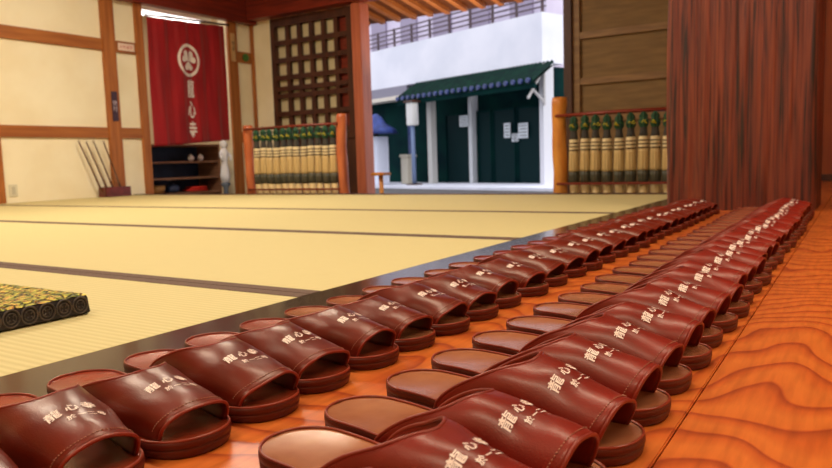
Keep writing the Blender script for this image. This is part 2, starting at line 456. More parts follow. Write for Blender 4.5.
def make_piping():
    bm = bmesh.new()
    pts = [(p[0], p[1], ztop(p[2])+.0002) for p in outline(.0011)]
    return tube(bm, pts, .00135, 6, closed=True)

def xrf(th):
    c = max(math.cos(th), 0)
    return .086+.086*c**1.25, .247+.012*c**.7
def upper_fn(var):
    H0, H1, wf, lean, seed, dent, ce = var
    def surf(u, th, off=0):
        def P(u, th):
            c, s = math.cos(th), math.sin(th)
            c = max(c, 0)
            xr, xf = xrf(th)
            x = xr + (xf-xr)*u
            w = .0420 + .0025*smooth(.3, .6, u) - (.0445-wf)*smooth(.40, 1, u) if ce < .7 else .0420 - (.0420-wf)*smooth(.0, .75, u)
            w = min(w, hw_of(min(x, .262)) + .0035)
            H = H0 + (H1-H0)*u + .0035*math.sin(PI*u)
            zb = ztop(x) - .009 + .008*u
            bul = 1 + (.07+.03*(1-u))*math.sin(2*abs(th))
            y = w*math.copysign(abs(s)**.86, s)*bul + lean*c*(1-.5*u)
            z = zb + H*c**(ce+.06*u)
            nn = noise.noise(Vector((x*22+seed, y*26, seed)))
            z += dent*.0042*nn*c - dent*.0035*c*math.exp(-((u-.55)/.2)**2)*(.6+.4*math.sin(seed))
            return Vector((x, y, z))
        p = P(u, th)
        if off:
            e = .01
            du = P(min(u+e, 1), th)-P(max(u-e, 0), th)
            t2 = max(min(th, PI/2-.02), -PI/2+.02)
            dv = P(u, t2+e)-P(u, t2-e)
            n_ = du.cross(dv)
            if n_.length > 1e-9: n_.normalize()
            p = p + n_*off
        return p
    return surf
def make_upper(fn):
    bm = bmesh.new(); NU, NT = 26, 44
    T = [(-PI/2+PI*k/NT) for k in range(NT+1)]
    O = [[bm.verts.new(fn(i/NU, t, 0)) for t in T] for i in range(NU+1)]
    I = [[bm.verts.new(fn(i/NU, t, -.0022)) for t in T] for i in range(NU+1)]
    for i in range(NU):
        for k in range(NT):
            bm.faces.new((O[i][k], O[i+1][k], O[i+1][k+1], O[i][k+1]))
            bm.faces.new((I[i][k], I[i][k+1], I[i+1][k+1], I[i+1][k]))
    for i in range(NU):
        for k, fl in ((0, 1), (NT, 0)):
            q = (O[i][k], I[i][k], I[i+1][k], O[i+1][k]); bm.faces.new(q if fl else q[::-1])
    for k in range(NT):
        for i, fl in ((0, 1), (NU, 0)):
            q = (O[i][k], O[i][k+1], I[i][k+1], I[i][k]); bm.faces.new(q if fl else q[::-1])
    bmesh.ops.recalc_face_normals(bm, faces=bm.faces[:])
    return bm
def make_rim(fn, u, r):
    return tube(bmesh.new(), [fn(u, -PI/2+PI*k/36, -.001) for k in range(37)], r, 7)
def make_stitch(fn):
    bm = bmesh.new()
    n = 34
    for i in range(n):
        t0 = -PI/2*.86+PI*.86*i/n; t1 = t0+PI*.86/n*.55
        tube(bm, [fn(.925, t0, .0003), fn(.925, (t0+t1)/2, .0006), fn(.925, t1, .0003)], .00042, 4)
    return bm
line1 = [text_mesh(c, s, 1, .00016) for c, s in (('龍', .0122), ('心', .0108), ('寺', .0120))]
line2 = [text_mesh(c, .0072, 1, .00013) for c in ('於', '一', '二', '号')]
def make_letters(fn, TX):
    bm = bmesh.new()
    def at(lx, ly):           # lx: across (to +y), ly: towards the heel
        def g(x, y):
            yy = lx+x; xx = TX-(ly+y)
            w = .043
            th = math.asin(max(-.98, min(.98, (yy)/w)))
            for _ in range(4):
                xr, xf = xrf(th)
                u = (xx-xr)/(xf-xr)
                p = fn(min(max(u, 0), 1), th)
                th = max(-1.4, min(1.4, th+(yy-p.y)/.05))
            return fn(min(max(u, 0), 1), th, .0007)
        return g
    for vf, lx, ly in zip(line1, (-.0150, .0000, .0140), (.0, .0005, .0005)): put_text(bm, vf, at(lx, ly))
    for vf, lx, ly in zip(line2, (-.0060, .0025, .0105, .0185), (-.0130, -.0128, -.0126, -.0126)): put_text(bm, vf, at(lx, ly))
    return bm

VARS = [(.054, .0245, .0375, .004, 1.3, .8, .64), (.057, .0235, .0360, .005, 4.1, 1.3, .60), (.052, .0265, .0345, .003, 7.7, 1.1, .68), (.055, .0275, .0330, .004, 11.2, 1.2, .66),
        (.060, .0340, .0300, .005, 15.9, .8, .80), (.063, .0320, .0310, .006, 21.3, 1.2, .76), (.059, .0350, .0295, .004, 26.1, 1.0, .82), (.062, .0330, .0310, .005, 31.7, 1.3, .78)]
protos = []
sole_bm = make_sole; first = {}
for i, v in enumerate(VARS):
    fn = upper_fn(v)
    t = thing('slipper', 'x', 'slipper', (0, 0, 0))
    def shared(name, maker, mat, smooth_=True):
        if name in first:
            c = first[name].copy(); C.objects.link(c); c.parent = t; return c
        o = obj(name, maker(), mat, t, smooth_); first[name] = o; return o
    shared('sole', make_sole, M['sole']); shared('footbed', make_footbed, M['footbed']); shared('footbed_piping', make_piping, M['rim'])
    u = obj('upper', make_upper(fn), M['upper'] if i < 4 else M['upper_b'], t, True)
    obj('opening_binding', make_rim(fn, 0, .0019), M['trim'], u, True)
    obj('toe_binding', make_rim(fn, 1, .0017), M['trim'], u, True)
    obj('stitching', make_stitch(fn), M['thread'], u, True)
    obj('lettering', make_letters(fn, .209 if i < 4 else .204), M['print'], u, False)
    protos.append(t)
# a second footbed look: insole sheen painted in as a paler colour
fb2 = first['footbed'].data.copy(); fb2.materials[0] = M['footbed_glare']

LY = [.205, .300, .393, .485, .578, .670, .762, .856, .955, 1.05, 1.158, 1.262, 1.372, 1.466, 1.575, 1.672, 1.77]
while LY[-1] < 2.93: LY.append(LY[-1]+random.choice((.093, .096, .104)))
RY = [.275, .366, .452, .548, .638, .736, .829, .930, 1.018, 1.115, 1.210, 1.312, 1.405, 1.495]
while RY[-1] < 2.90: RY.append(RY[-1]+random.choice((.093, .095, .099)))
ORD = ['first', 'second', 'third', 'fourth', 'fifth', 'sixth', 'seventh', 'eighth', 'ninth', 'tenth', 'eleventh', 'twelfth', 'thirteenth', 'fourteenth', 'fifteenth', 'sixteenth', 'seventeenth', 'eighteenth']
used = set()
def place(row, idx, n, x, y, rz, glare):
    k = (idx*3) % 4 + (4 if row else 0)
    if k in used: r = dup(protos[k])
    else: r = protos[k]; used.add(k)
    r.location = (x, y, 0); r.rotation_euler = (0, 0, rz)
    r.scale = (.975, .975, .975)
    rown = 'row beside the tatami' if row == 0 else 'outer row on the planks'
    if idx < n//2: r['label'] = 'oxblood leather slipper in the %s, %s from the open near end' % (rown, ORD[idx])
    else: r['label'] = 'oxblood leather slipper in the %s, %s from the pillar end' % (rown, ORD[n-1-idx])
    r['group'] = 'slippers in the ' + rown
    if glare:
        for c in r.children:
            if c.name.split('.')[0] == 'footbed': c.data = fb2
    return r
for i, y in enumerate(LY):
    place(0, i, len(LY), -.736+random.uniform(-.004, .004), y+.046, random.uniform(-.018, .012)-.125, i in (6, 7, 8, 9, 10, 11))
for i, y in enumerate(RY):
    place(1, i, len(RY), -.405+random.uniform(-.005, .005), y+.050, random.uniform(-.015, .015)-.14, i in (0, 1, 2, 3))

# ================================================================== BROCADE CUSHION
def cushion():
    x1, y1, T = -1.121, .716, .038
    t = thing('floor_cushion', 'thick yellow-green brocade cushion with dark sides lying on the nearest tatami', 'cushion', (x1-.26, y1-.26, 0.001))
    hw, n = .26, 60
    bm = bmesh.new(); G = []
    for i in range(n+1):
        r = []
        for j in range(n+1):
            x = -hw+2*hw*i/n; y = -hw+2*hw*j/n
            e = min(hw-abs(x), hw-abs(y))
            z = T-.006*math.exp(-e/.008) + .0022*abs(math.sin(x*95)*math.cos(y*95)) + .0012*noise.noise(Vector((x*70, y*70, 0)))
            r.append(bm.verts.new((x, y, z)))
        G.append(r)
    for i in range(n):
        for j in range(n): bm.faces.new((G[i][j], G[i+1][j], G[i+1][j+1], G[i][j+1]))
    m, N, L, b = new_mat('yellow_green_brocade', (190, 170, 60), .7)
    tc = N.new('ShaderNodeTexCoord'); mp = N.new('ShaderNodeMapping'); mp.inputs['Rotation'].default_value = (0, 0, .7); mp.inputs['Scale'].default_value = (1.5, .8, 1)
    vo = N.new('ShaderNodeTexVoronoi'); vo.feature = 'DISTANCE_TO_EDGE'; vo.inputs['Scale'].default_value = 62
    nz = N.new('ShaderNodeTexNoise'); nz.inputs['Scale'].default_value = 75; nz.inputs['Detail'].default_value = 2
    cr = N.new('ShaderNodeValToRGB'); e = cr.color_ramp.elements
    e[0].position = .32; e[0].color = sl((112, 118, 36)); e[1].position = .66; e[1].color = sl((236, 212, 84))
    for p, c in ((.44, (166, 164, 50)), (.54, (214, 192, 66)), (.59, (176, 96, 44))): q = e.new(p); q.color = sl(c)
    ed = N.new('ShaderNodeValToRGB'); ed.color_ramp.elements[0].position = .02; ed.color_ramp.elements[0].color = (.05, .05, .03, 1); ed.color_ramp.elements[1].position = .12
    L.new(tc.outputs['Object'], mp.inputs[0]); L.new(mp.outputs[0], vo.inputs['Vector']); L.new(tc.outputs['Object'], nz.inputs['Vector'])
    L.new(nz.outputs[0], cr.inputs[0]); L.new(vo.outputs['Distance'], ed.inputs[0])
    mx = N.new('ShaderNodeMix'); mx.data_type = 'RGBA'; mx.blend_type = 'MULTIPLY'; mx.inputs[0].default_value = .9
    L.new(cr.outputs[0], mx.inputs[6]); L.new(ed.outputs[0], mx.inputs[7]); L.new(mx.outputs[2], b.inputs['Base Color'])
    bp = N.new('ShaderNodeBump'); bp.inputs['Strength'].default_value = 1; bp.inputs['Distance'].default_value = .004
    L.new(ed.outputs[0], bp.inputs['Height']); L.new(bp.outputs[0], b.inputs['Normal'])
    obj('brocade_top', bm, m, t, True)
    bm = bmesh.new()
    prof = [(hw-.002, 0), (hw+.002, .004), (hw+.001, .014), (hw-.0, .028), (hw-.0015, T-.006)]
    rings = []
    for r, z in prof:
        pts = [(r, -r), (r, r), (-r, r), (-r, -r)]; ring = []
        for k in range(4):
            a, c = pts[k], pts[(k+1) % 4]
            for q in range(24): ring.append(bm.verts.new((a[0]+(c[0]-a[0])*q/24, a[1]+(c[1]-a[1])*q/24, z)))
        rings.append(ring)
    for a, c in zip(rings, rings[1:]):
        for k in range(96): bm.faces.new((a[k], a[(k+1) % 96], c[(k+1) % 96], c[k]))
    bm.faces.new(rings[0][::-1])
    dk = noisy('dark_purple_border_cloth', (36, 26, 28), (22, 16, 20), (80, 80, 80), .7, .4)
    obj('side_border', bm, dk, t)
    bm = bmesh.new()
    for k in range(18):
        for sx in (0, 1):
            c = hw-.0150-.0290*k
            for r, w in ((.0132, .0017), (.0080, .0013)):
                pts = []
                for a in range(20):
                    p = c+r*math.cos(2*PI*a/20); z = .0175+r*1.05*math.sin(2*PI*a/20)
                    pts.append((hw+.0012, p, z) if sx == 0 else (p, -hw-.0012, z))
                tube(bm, pts, w, 5, closed=True)
            for a in range(4):
                q = PI/4+a*PI/2
                p0 = (c+.003*math.cos(q), .0175+.003*math.sin(q)); p1 = (c+.0075*math.cos(q), .0175+.0075*math.sin(q))
                tube(bm, [(hw+.0012, p0[0], p0[1]), (hw+.0012, p1[0], p1[1])] if sx == 0 else [(p0[0], -hw-.0012, p0[1]), (p1[0], -hw-.0012, p1[1])], .0012, 5)
    obj('ring_pattern', bm, noisy('muted_ring_braid', (84, 72, 64), (52, 44, 42), (120, 120, 120), .7, .3), t, True, 'muted grey-brown round crests on the side')
cushion()

# ================================================================== UMBRELLA RACKS
def log_mesh(r, h, seed):
    bm = bmesh.new(); n = 20; rings = []
    for j in range(34):
        z = h*j/33
        R = r*(1+.10*noise.noise(Vector((seed, 0, z*5)))); dx = .02*noise.noise(Vector((seed+5, 0, z*2.2)))
        if j == 0 or j == 33: R *= .9
        ring = []
        for k in range(n):
            a = 2*PI*k/n
            q = R*(1+.09*noise.noise(Vector((math.cos(a)*1.4+seed, math.sin(a)*1.4, z*9))) + .26*max(0, noise.noise(Vector((math.cos(a)*1.6+seed*3, math.sin(a)*1.6, z*6)))-.3))
            ring.append(bm.verts.new((dx+q*math.cos(a), q*math.sin(a), z)))
        rings.append(ring)
    for a, b_ in zip(rings, rings[1:]):
        for k in range(n): bm.faces.new((a[k], a[(k+1) % n], b_[(k+1) % n], b_[k]))
    bm.faces.new(rings[0][::-1]); bm.faces.new(rings[-1])
    return bm
def rack(name_label, x0, x1, y, ztops, zr, zlow, mat, r):
    t = thing('umbrella_rack', name_label, 'rack', ((x0+x1)/2, y, -.35))
    a = (x1-x0)/2
    for sx, zt, sd in ((-1, ztops[0], 2.2), (1, ztops[1], 8.6)):
        o = obj('log_post', log_mesh(r, zt+.35, sd+x0), mat, t, True); o.location = (sx*a, 0, 0)
    obj('top_rail', tube(bmesh.new(), [(-a, .055, zr+.35), (0, .057, zr+.354), (a, .055, zr+.35)], .014, 10), M['header'], t, True)
    obj('top_rail', tube(bmesh.new(), [(-a, -.055, zr+.345), (0, -.057, zr+.349), (a, -.055, zr+.345)], .009, 10), M['header'], t, True)
    obj('lower_rail', B(-a, a, -.052, -.040, zlow+.35-.008, zlow+.35+.008, bev=.003), M['header'], t)
    obj('lower_rail', B(-a, a, .040, .052, zlow+.35-.008, zlow+.35+.008, bev=.003), M['header'], t)
    return t
rack('rustic umbrella rack with two reddish log posts in front of the lattice', -4.665, -3.62, 4.65, (.60, .64), .565, .03, M['logred'], .043)
rack('rustic umbrella rack with a knobbly orange log post in front of the boarded panel', -1.765, -.93, 4.65, (.635, .62), .515, .055, M['log'], .047)

mats_u = dict(
    paper=noisy('tan_oiled_paper', (212, 184, 126), (180, 148, 92), (160, 160, 4), .5, .4),
    band=noisy('cream_thread_band', (232, 214, 170), (210, 188, 142), (60, 60, 200), .7, .2),
    dark=noisy('dark_ring', (70, 50, 36), (54, 38, 28), (60, 60, 60), .6, .1),
    low=noisy('grey_green_paper', (80, 74, 52), (58, 56, 42), (160, 160, 4), .5, .3),
    neck=noisy('charcoal_paper', (64, 60, 54), (46, 44, 42), (160, 160, 6), .6, .3),
    head=noisy('dark_green_cloth', (28, 84, 52), (14, 52, 40), (40, 40, 40), .6, .5),
    cord=noisy('yellow_cord', (214, 196, 44), (180, 170, 40), (90, 90, 90), .6, .2),
    gcord=noisy('green_cord', (74, 124, 50), (40, 90, 44), (90, 90, 90), .6, .2),
    tip=noisy('pale_bamboo', (206, 178, 122), (184, 152, 98), (30, 30, 4), .5, .1))
def umbrella(var):
    t = thing('paper_umbrella', 'x', 'umbrella')
    pl, n = 12, 48
    g = lambda prof, amp=.09: lathe(bmesh.new(), prof, n, pleat=pl, amp=amp)
    obj('bamboo_tip', lathe(bmesh.new(), [(.010, 0), (.014, .02), (.016, .16), (.026, .24), (.0285, .405)], 16), mats_u['tip'], t, True)
    obj('lower_canopy', g([(.029, .405), (.0325, .42), (.034, .455), (.033, .485)]), mats_u['low'], t, True)
    obj('folded_canopy', g([(.0325, .485), (.033, .50), (.030, .60), (.029, .625)]), mats_u['paper'], t, True)
    bd = obj('thread_band', g([(.029, .625), (.031, .632), (.031, .645), (.0295, .650), (.0305, .655), (.0305, .668), (.029, .672), (.030, .678), (.029, .695), (.026, .70)], .03), mats_u['band'], t, True)
    for z in (.628, .651, .674):
        obj('dark_ring', tube(bmesh.new(), [(.0305*math.cos(2*PI*k/20), .0305*math.sin(2*PI*k/20), z) for k in range(20)], .0042, 6, closed=True), mats_u['dark'], bd, True)
    obj('neck', g([(.026, .70), (.022, .72), (.019, .75), (.020, .765)], .12), mats_u['neck'], t, True)
    bm = bmesh.new()
    lathe(bm, [(.019, .755), (.026, .770), (.029, .787), (.026, .803), (.020, .810), (.025, .822), (.021, .838), (.010, .850), (.004, .875)], n, pleat=7, amp=.16)
    hd = obj('cloth_cap', bm, mats_u['head'], t, True)
    bm = bmesh.new(); s = var
    tube(bm, [(.0285*math.cos(a)*(1+.06*math.sin(3*a+s)), .0295*math.sin(a), .787+.010*math.sin(2*a+s)) for a in [2*PI*k/24 for k in range(24)]], .0036, 6, closed=True)
    obj('green_cord', bm, mats_u['gcord'], hd, True); bm = bmesh.new()
    tube(bm, [(.0, -.035, .787), (.012*math.cos(s), -.041, .801), (.024*math.cos(s), -.036, .787), (.008, -.038, .779)], .0035, 6)
    tube(bm, [(.0, -.035, .785), (-.014, -.040, .797+.003*math.sin(s)), (-.022, -.037, .784)], .0033, 6)
    obj('yellow_cord', bm, mats_u['cord'], hd, True)
    return t
up = [umbrella(0), umbrella(1.7), umbrella(3.4)]
uu = set()
def put_umb(k, x, y, z, sc, rz, lab, grp, tilt):
    if k in uu: r = dup(up[k])
    else: r = up[k]; uu.add(k)
    r.location = (x, y, z); r.rotation_euler = (tilt[0], tilt[1], rz); r.scale = (sc[0], sc[0], sc[1])
    r['label'] = lab; r['group'] = grp
NL, NR = 12, 9
for i in range(NL):
    lab = 'closed tan umbrella in the lattice-side rack, %s %s' % ((ORD[i], 'from its lower log post') if i < 6 else (ORD[NL-1-i], 'from its taller log post'))
    put_umb(i % 3, -4.574+.078*i, 4.65+.004*math.sin(i*2), -.35+.003*math.sin(i*1.7), (1.0, 1.06), random.uniform(.4, 1.0), lab, 'closed umbrellas in the lattice-side rack', (random.uniform(-.01, .01), random.uniform(-.003, .003)))
for i in range(NR):
    lab = 'closed tan umbrella in the panel-side rack, %s from the orange log post' % ORD[i]
    put_umb((i+1) % 3, -1.660+.0765*i, 4.65+.004*math.sin(i*2), -.35+.003*math.sin(i*1.3), (1.0, 1.0), random.uniform(0, .6), lab, 'closed umbrellas in the panel-side rack', (random.uniform(-.01, .01), random.uniform(-.003, .003)))

# ================================================================== RED DOORWAY CURTAIN
def cloth_x(y, z):
    f = (1.70-z)/1.25
    return XL+.055 + (.009+.003*f)*math.sin(y*27+.8*math.sin(z*2.5)) + .003*math.sin(y*71+z*2) + .014*noise.noise(Vector((y*4, z*2, 0)))
def curtain():
    t = thing('doorway_curtain', 'deep red split doorway curtain with a white leaf crest', 'curtain', (0, 0, 0))
    bm = bmesh.new(); ny, nz = 90, 40; G = []
    Y0, Y1 = 4.565, 5.545
    for side in (.0, -.003):
        g = []
        for i in range(ny+1):
            y = Y0+(Y1-Y0)*i/ny; r = []
            zt = 1.690+.045*i/ny; zb = .455+.07*i/ny
            for j in range(nz+1):
                z = zb+(zt-zb)*j/nz
                r.append(bm.verts.new((cloth_x(y, z)+side, y, z)))
            g.append(r)
        G.append(g)
    for s, g in enumerate(G):
        for i in range(ny):
            for j in range(nz):
                q = (g[i][j], g[i+1][j], g[i+1][j+1], g[i][j+1]); bm.faces.new(q if s == 0 else q[::-1])
    a, b_ = G
    for i in range(ny):
        bm.faces.new((a[i][0], b_[i][0], b_[i+1][0], a[i+1][0])); bm.faces.new((a[i][nz], a[i+1][nz], b_[i+1][nz], b_[i][nz]))
    for j in range(nz):
        bm.faces.new((a[0][j], a[0][j+1], b_[0][j+1], b_[0][j])); bm.faces.new((a[ny][j], b_[ny][j], b_[ny][j+1], a[ny][j+1]))
    m = noisy('crimson_cloth', (178, 16, 26), (146, 8, 18), (20, 9, 2), .62, .1)
    nt = m.node_tree; b0 = nt.nodes['Principled BSDF']
    b0.inputs['Sheen Weight'].default_value = .2
    tr = nt.nodes.new('ShaderNodeBsdfTranslucent'); tr.inputs[0].default_value = sl((220, 60, 60))
    ms = nt.nodes.new('ShaderNodeMixShader'); ms.inputs[0].default_value = .2
    nt.links.new(b0.outputs[0], ms.inputs[1]); nt.links.new(tr.outputs[0], ms.inputs[2])
    nt.links.new(ms.outputs[0], nt.nodes['Material Output'].inputs[0])
    c = obj('cloth', bm, m, t, True)
    white, _, _, _ = new_mat('white_dye', (240, 226, 216), .8)
    bm = bmesh.new()
    yc, zc, ry, rz = 5.035, 1.325, .135, .165
    def on(y, z, o=.004): return (cloth_x(y, z)+o, y, z)
    n = 40
    R = [[], []]
    for k in range(n):
        a_ = 2*PI*k/n
        for q, f in ((0, 1.0), (1, .80)): R[q].append(bm.verts.new(on(yc+ry*f*math.cos(a_), zc+rz*f*math.sin(a_))))
    for k in range(n): bm.faces.new((R[0][k], R[0][(k+1) % n], R[1][(k+1) % n], R[1][k]))
    # three heart-shaped leaves inside the ring
    for ang in (PI/2-.0+PI, PI/2+2*PI/3+PI, PI/2-2*PI/3+PI):
        pts = []
        for k in range(26):
            a_ = 2*PI*k/26
            hx = .044*math.sin(a_)**3*1.25; hy = .0030*(13*math.cos(a_)-5*math.cos(2*a_)-2*math.cos(3*a_)-math.cos(4*a_))
            hx, hy = hx*math.cos(ang-PI/2)-(hy+.048)*math.sin(ang-PI/2), hx*math.sin(ang-PI/2)+(hy+.048)*math.cos(ang-PI/2)
            pts.append((yc+hx, zc+hy*1.22))
        cx_ = sum(p[0] for p in pts)/26; cz_ = sum(p[1] for p in pts)/26
        o_ = [bm.verts.new(on(*p)) for p in pts]
        cc = bm.verts.new(on(cx_, cz_))
        for k in range(26): bm.faces.new((o_[k], o_[(k+1) % 26], cc))
    obj('crest', bm, white, c, False, 'white round leaf crest')
    bm = bmesh.new()
    put_text(bm, text_mesh('龍心寺', .19, 1.1, .004, vertical=True), lambda x, y: on(5.05+x*.48, .82+y*1.0))
    obj('lettering', bm, white, c, False, 'white vertical characters below the crest')
    bm = bmesh.new(); tube(bm, [(XL+.055, 4.545, 1.705), (XL+.055, 5.615, 1.755)], .010, 8)
    obj('hanging_rod', bm, M['darkwood'], t, True)
curtain()

# things on the left wall
def txt_on_wall(bm, s, size, y, z, x, vertical=False, sx=1):
    return put_text(bm, text_mesh(s, size, 1.05, 0, vertical), lambda a, b_: (x, y+a*sx, z+b_))
ink_red, _, _, _ = new_mat('red_ink', (196, 64, 48), .6)
ink_dark, _, _, _ = new_mat('dark_ink', (40, 30, 40), .6)
ink_pale, _, _, _ = new_mat('pale_ink', (206, 190, 200), .6)
wpaper, _, _, _ = new_mat('pinkish_white_card', (238, 214, 196), .7)
t = thing('wall_notice', 'small pinkish-white notice card on the upper rail beside the curtain', 'sign', (XL+.022, 4.34, 1.345))
obj('card', B(0, .006, -.085, .085, 0, .066, bev=.001), wpaper, t)
obj('lettering', txt_on_wall(bmesh.new(), '火気厳禁', .034, 0, .033, .0068), ink_red, t)
t = thing('name_plate', 'narrow dark purple plate on the wide orange wall post', 'sign', (XL+.035, 4.165, .69))
obj('plate', B(0, .008, -.030, .030, 0, .27, bev=.002), noisy('dark_purple_plate', (70, 48, 64), (54, 38, 54), (30, 30, 30), .5, .1), t)
obj('lettering', txt_on_wall(bmesh.new(), '受付', .05, 0, .135, .0086, True), ink_pale, t)
t = thing('wooden_plaque', 'long pale wooden plaque on the post beside the red curtain', 'sign', (XL+.030, 5.68, 1.38))
obj('board', B(0, .010, -.030, .030, 0, .30, bev=.002), noisy('pale_plaque_wood', (214, 176, 124), (196, 156, 104), (30, 30, 4), .6, .1), t)
obj('lettering', txt_on_wall(bmesh.new(), '売店', .05, 0, .16, .0106, True), ink_dark, t)
bm = bmesh.new(); lathe(bm, [(.001, 0), (.045, 0), (.045, .012), (.036, .020), (.001, .022)], 20)
for v in bm.verts: v.co = Vector((v.co.z, v.co.y, v.co.x))
o = obj('wall_disc', bm, noisy('green_enamel', (66, 120, 48), (50, 100, 40), (30, 30, 30), .4, .1), None, True); o.location = (XL+.018, 5.875, 1.44)
tag(o, 'small round green disc on the short rail right of the curtain', 'ornament')
t = thing('wall_socket', 'pale wall plate low on the cream plaster near a post', 'socket', (XL, 3.19, .05))
obj('plate', B(0, .008, -.035, .035, 0, .10, bev=.003), new_mat('pale_grey_plastic', (222, 216, 190), .5)[0], t)
obj('socket_face', B(.008, .011, -.014, .014, .018, .082, bev=.001), new_mat('grey_plastic', (200, 194, 170), .5)[0], t)

# box of long shoehorns at the wall
t = thing('shoehorn_box', 'dark red wooden box standing at the foot of the cream wall', 'box', (XL+.085, 4.07, 0.001))
redbox = noisy('dark_red_lacquer', (112, 34, 24), (86, 24, 18), (20, 20, 20), .35, .1)
obj('box_side', B(.048, .055, -.13, .13, .006, .088, bev=.002), redbox, t); obj('box_side', B(-.055, -.048, -.13, .13, .006, .088, bev=.002), redbox, t)
obj('box_end', B(-.0475, .0475, .123, .13, .006, .088, bev=.002), redbox, t); obj('box_end', B(-.0475, .0475, -.13, -.123, .006, .088, bev=.002), redbox, t)
obj('box_base', B(-.055, .055, -.13, .13, 0, .0055), redbox, t)
horn = noisy('dark_bamboo', (104, 66, 40), (78, 48, 28), (30, 30, 30), .5, .1)
st = [(3.77, 3.965, .495, 'first'), (3.84, 4.02, .485, 'second'), (3.905, 4.08, .495, 'third'), (4.00, 4.15, .49, 'fourth')]
for i, (ya, yb, zz, nm) in enumerate(st):
    t = thing('long_shoehorn', 'slim dark stick leaning out of the red box, %s counting towards the wide post' % nm, 'shoehorn', (0, 0, 0), 0, 'sticks in the red box')
    xx = XL+.055+.006*i
    obj('handle', tube(bmesh.new(), [(xx+.01, ya+(yb-ya)*.45, zz*.55), (xx, ya, zz)], .0062, 8), horn, t, True)
    obj('blade', tube(bmesh.new(), [(xx+.03, yb, .012), (xx+.02, yb+(ya-yb)*.2, .09), (xx+.01, ya+(yb-ya)*.45, zz*.55)], .0095, 8, taper=[1.1, 1, .65]), horn, t, True)
    obj('hanging_loop', tube(bmesh.new(), [(xx, ya-.001+.008*math.cos(a), zz+.009+.008*math.sin(a)) for a in [2*PI*k/12 for k in range(12)]], .002, 5, closed=True), horn, t, True)

# shelf inside the doorway
SH = Vector((XL-.02, 4.70, -.35))
t = thing('shelf_unit', 'low open wooden shelf unit standing below the red curtain', 'shelf', (XL-.33, 5.11, -.35))
sw = noisy('weathered_shelf_wood', (150, 108, 82), (122, 84, 62), (4, 30, 30), .5, .1)
for z in (.31, .47, .64, .815): obj('shelf_board', B(-.17, .17, -.445, .445, z, z+.022, bev=.003), sw, t)
obj('shelf_side', B(-.17, .17, -.475, -.446, 0, .84, bev=.003), sw, t); obj('shelf_side', B(-.17, .17, .446, .475, 0, .84, bev=.003), sw, t)
obj('back_panel', B(-.185, -.171, -.475, .475, 0, .84), noisy('navy_back_panel', (52, 70, 108), (38, 52, 84), (5, 5, 5), .5, .05), t)
wc, _, _, _ = new_mat('white_porcelain', (246, 248, 255), .3)
for i, (y, lab) in enumerate(((5.25, 'round white jar on the shelf under the curtain, beside the dark gap'), (5.38, 'round white jar on the shelf under the curtain, nearer the figurine'))):
    t = thing('porcelain_jar', lab, 'jar', (XL-.25, y, .3125), 0, 'white jars on the shelf')
    obj('body', lathe(bmesh.new(), [(.018, 0), (.030, .012), (.036, .032), (.030, .052), (.018, .060)], 18), wc, t, True)
    obj('lid', lathe(bmesh.new(), [(.020, .060), (.018, .066), (.006, .070), (.005, .076)], 14), wc, t, True)
t = thing('folded_cloth', 'bright red folded cloth on the lowest shelf', 'cloth', (XL-.27, 5.30, -.018))
rc = noisy('bright_red_cloth', (214, 48, 30), (184, 34, 24), (30, 30, 30), .7, .3)
obj('lower_fold', B(-.09, .09, -.12, .12, .001, .030, bev=.012), rc, t, True); obj('upper_fold', B(-.075, .08, -.085, .12, .030, .055, bev=.011), rc, t, True)
t = thing('wicker_basket', 'tan wicker basket on the lowest shelf at its outer end', 'basket', (XL-.27, 4.82, -.017))
wk = noisy('tan_wicker', (176, 128, 70), (140, 96, 48), (60, 60, 120), .6, .6)
obj('basket_body', lathe(bmesh.new(), [(.055, 0), (.066, .03), (.072, .075), (.066, .075), (.058, .02)], 20, pleat=10, amp=.03), wk, t, True)
obj('basket_rim', tube(bmesh.new(), [(.070*math.cos(2*PI*k/20), .070*math.sin(2*PI*k/20), .077) for k in range(20)], .006, 6, closed=True), wk, t, True)
t = thing('cloth_bundle', 'dark blue tied cloth bundle on the lowest shelf beside the basket', 'bundle', (XL-.27, 5.01, -.017))
nb = noisy('navy_cloth', (44, 56, 92), (30, 38, 64), (30, 30, 30), .7, .3)
obj('wrapped_body', lathe(bmesh.new(), [(.03, 0), (.065, .012), (.072, .045), (.05, .08), (.02, .092)], 20, pleat=5, amp=.08), nb, t, True)
obj('knot', lathe(bmesh.new(), [(.012, .088), (.026, .100), (.018, .118), (.004, .122)], 12, pleat=3, amp=.3), nb, t, True)
# white figurine on a stand in front of the shelf
t = thing('white_figurine', 'white figurine with a round head standing before the curtained doorway post', 'figurine', (XL+.10, 5.40, -.35))
fb = bmesh.new()
lathe(fb, [(.012, .42), (.046, .43), (.052, .50), (.040, .58), (.030, .64), (.046, .70), (.050, .74), (.034, .775), (.014, .79)], 18)
lathe(fb, [(.012, .78), (.034, .795), (.042, .825), (.032, .86), (.008, .872)], 16)
tube(fb, [(.0, -.040, .745), (.03, -.075, .70), (.05, -.070, .655)], .017, 8, taper=[1, .9, .7])
tube(fb, [(.0, .040, .745), (.03, .066, .70), (.05, .045, .655)], .017, 8, taper=[1, .9, .7])
obj('body', fb, wc, t, True)
obj('pedestal', lathe(bmesh.new(), [(.075, 0), (.075, .02), (.030, .05), (.026, .36), (.05, .40), (.05, .42)], 18), noisy('blue_grey_metal', (120, 132, 148), (96, 108, 126), (20, 20, 20), .4, .1), t, True)
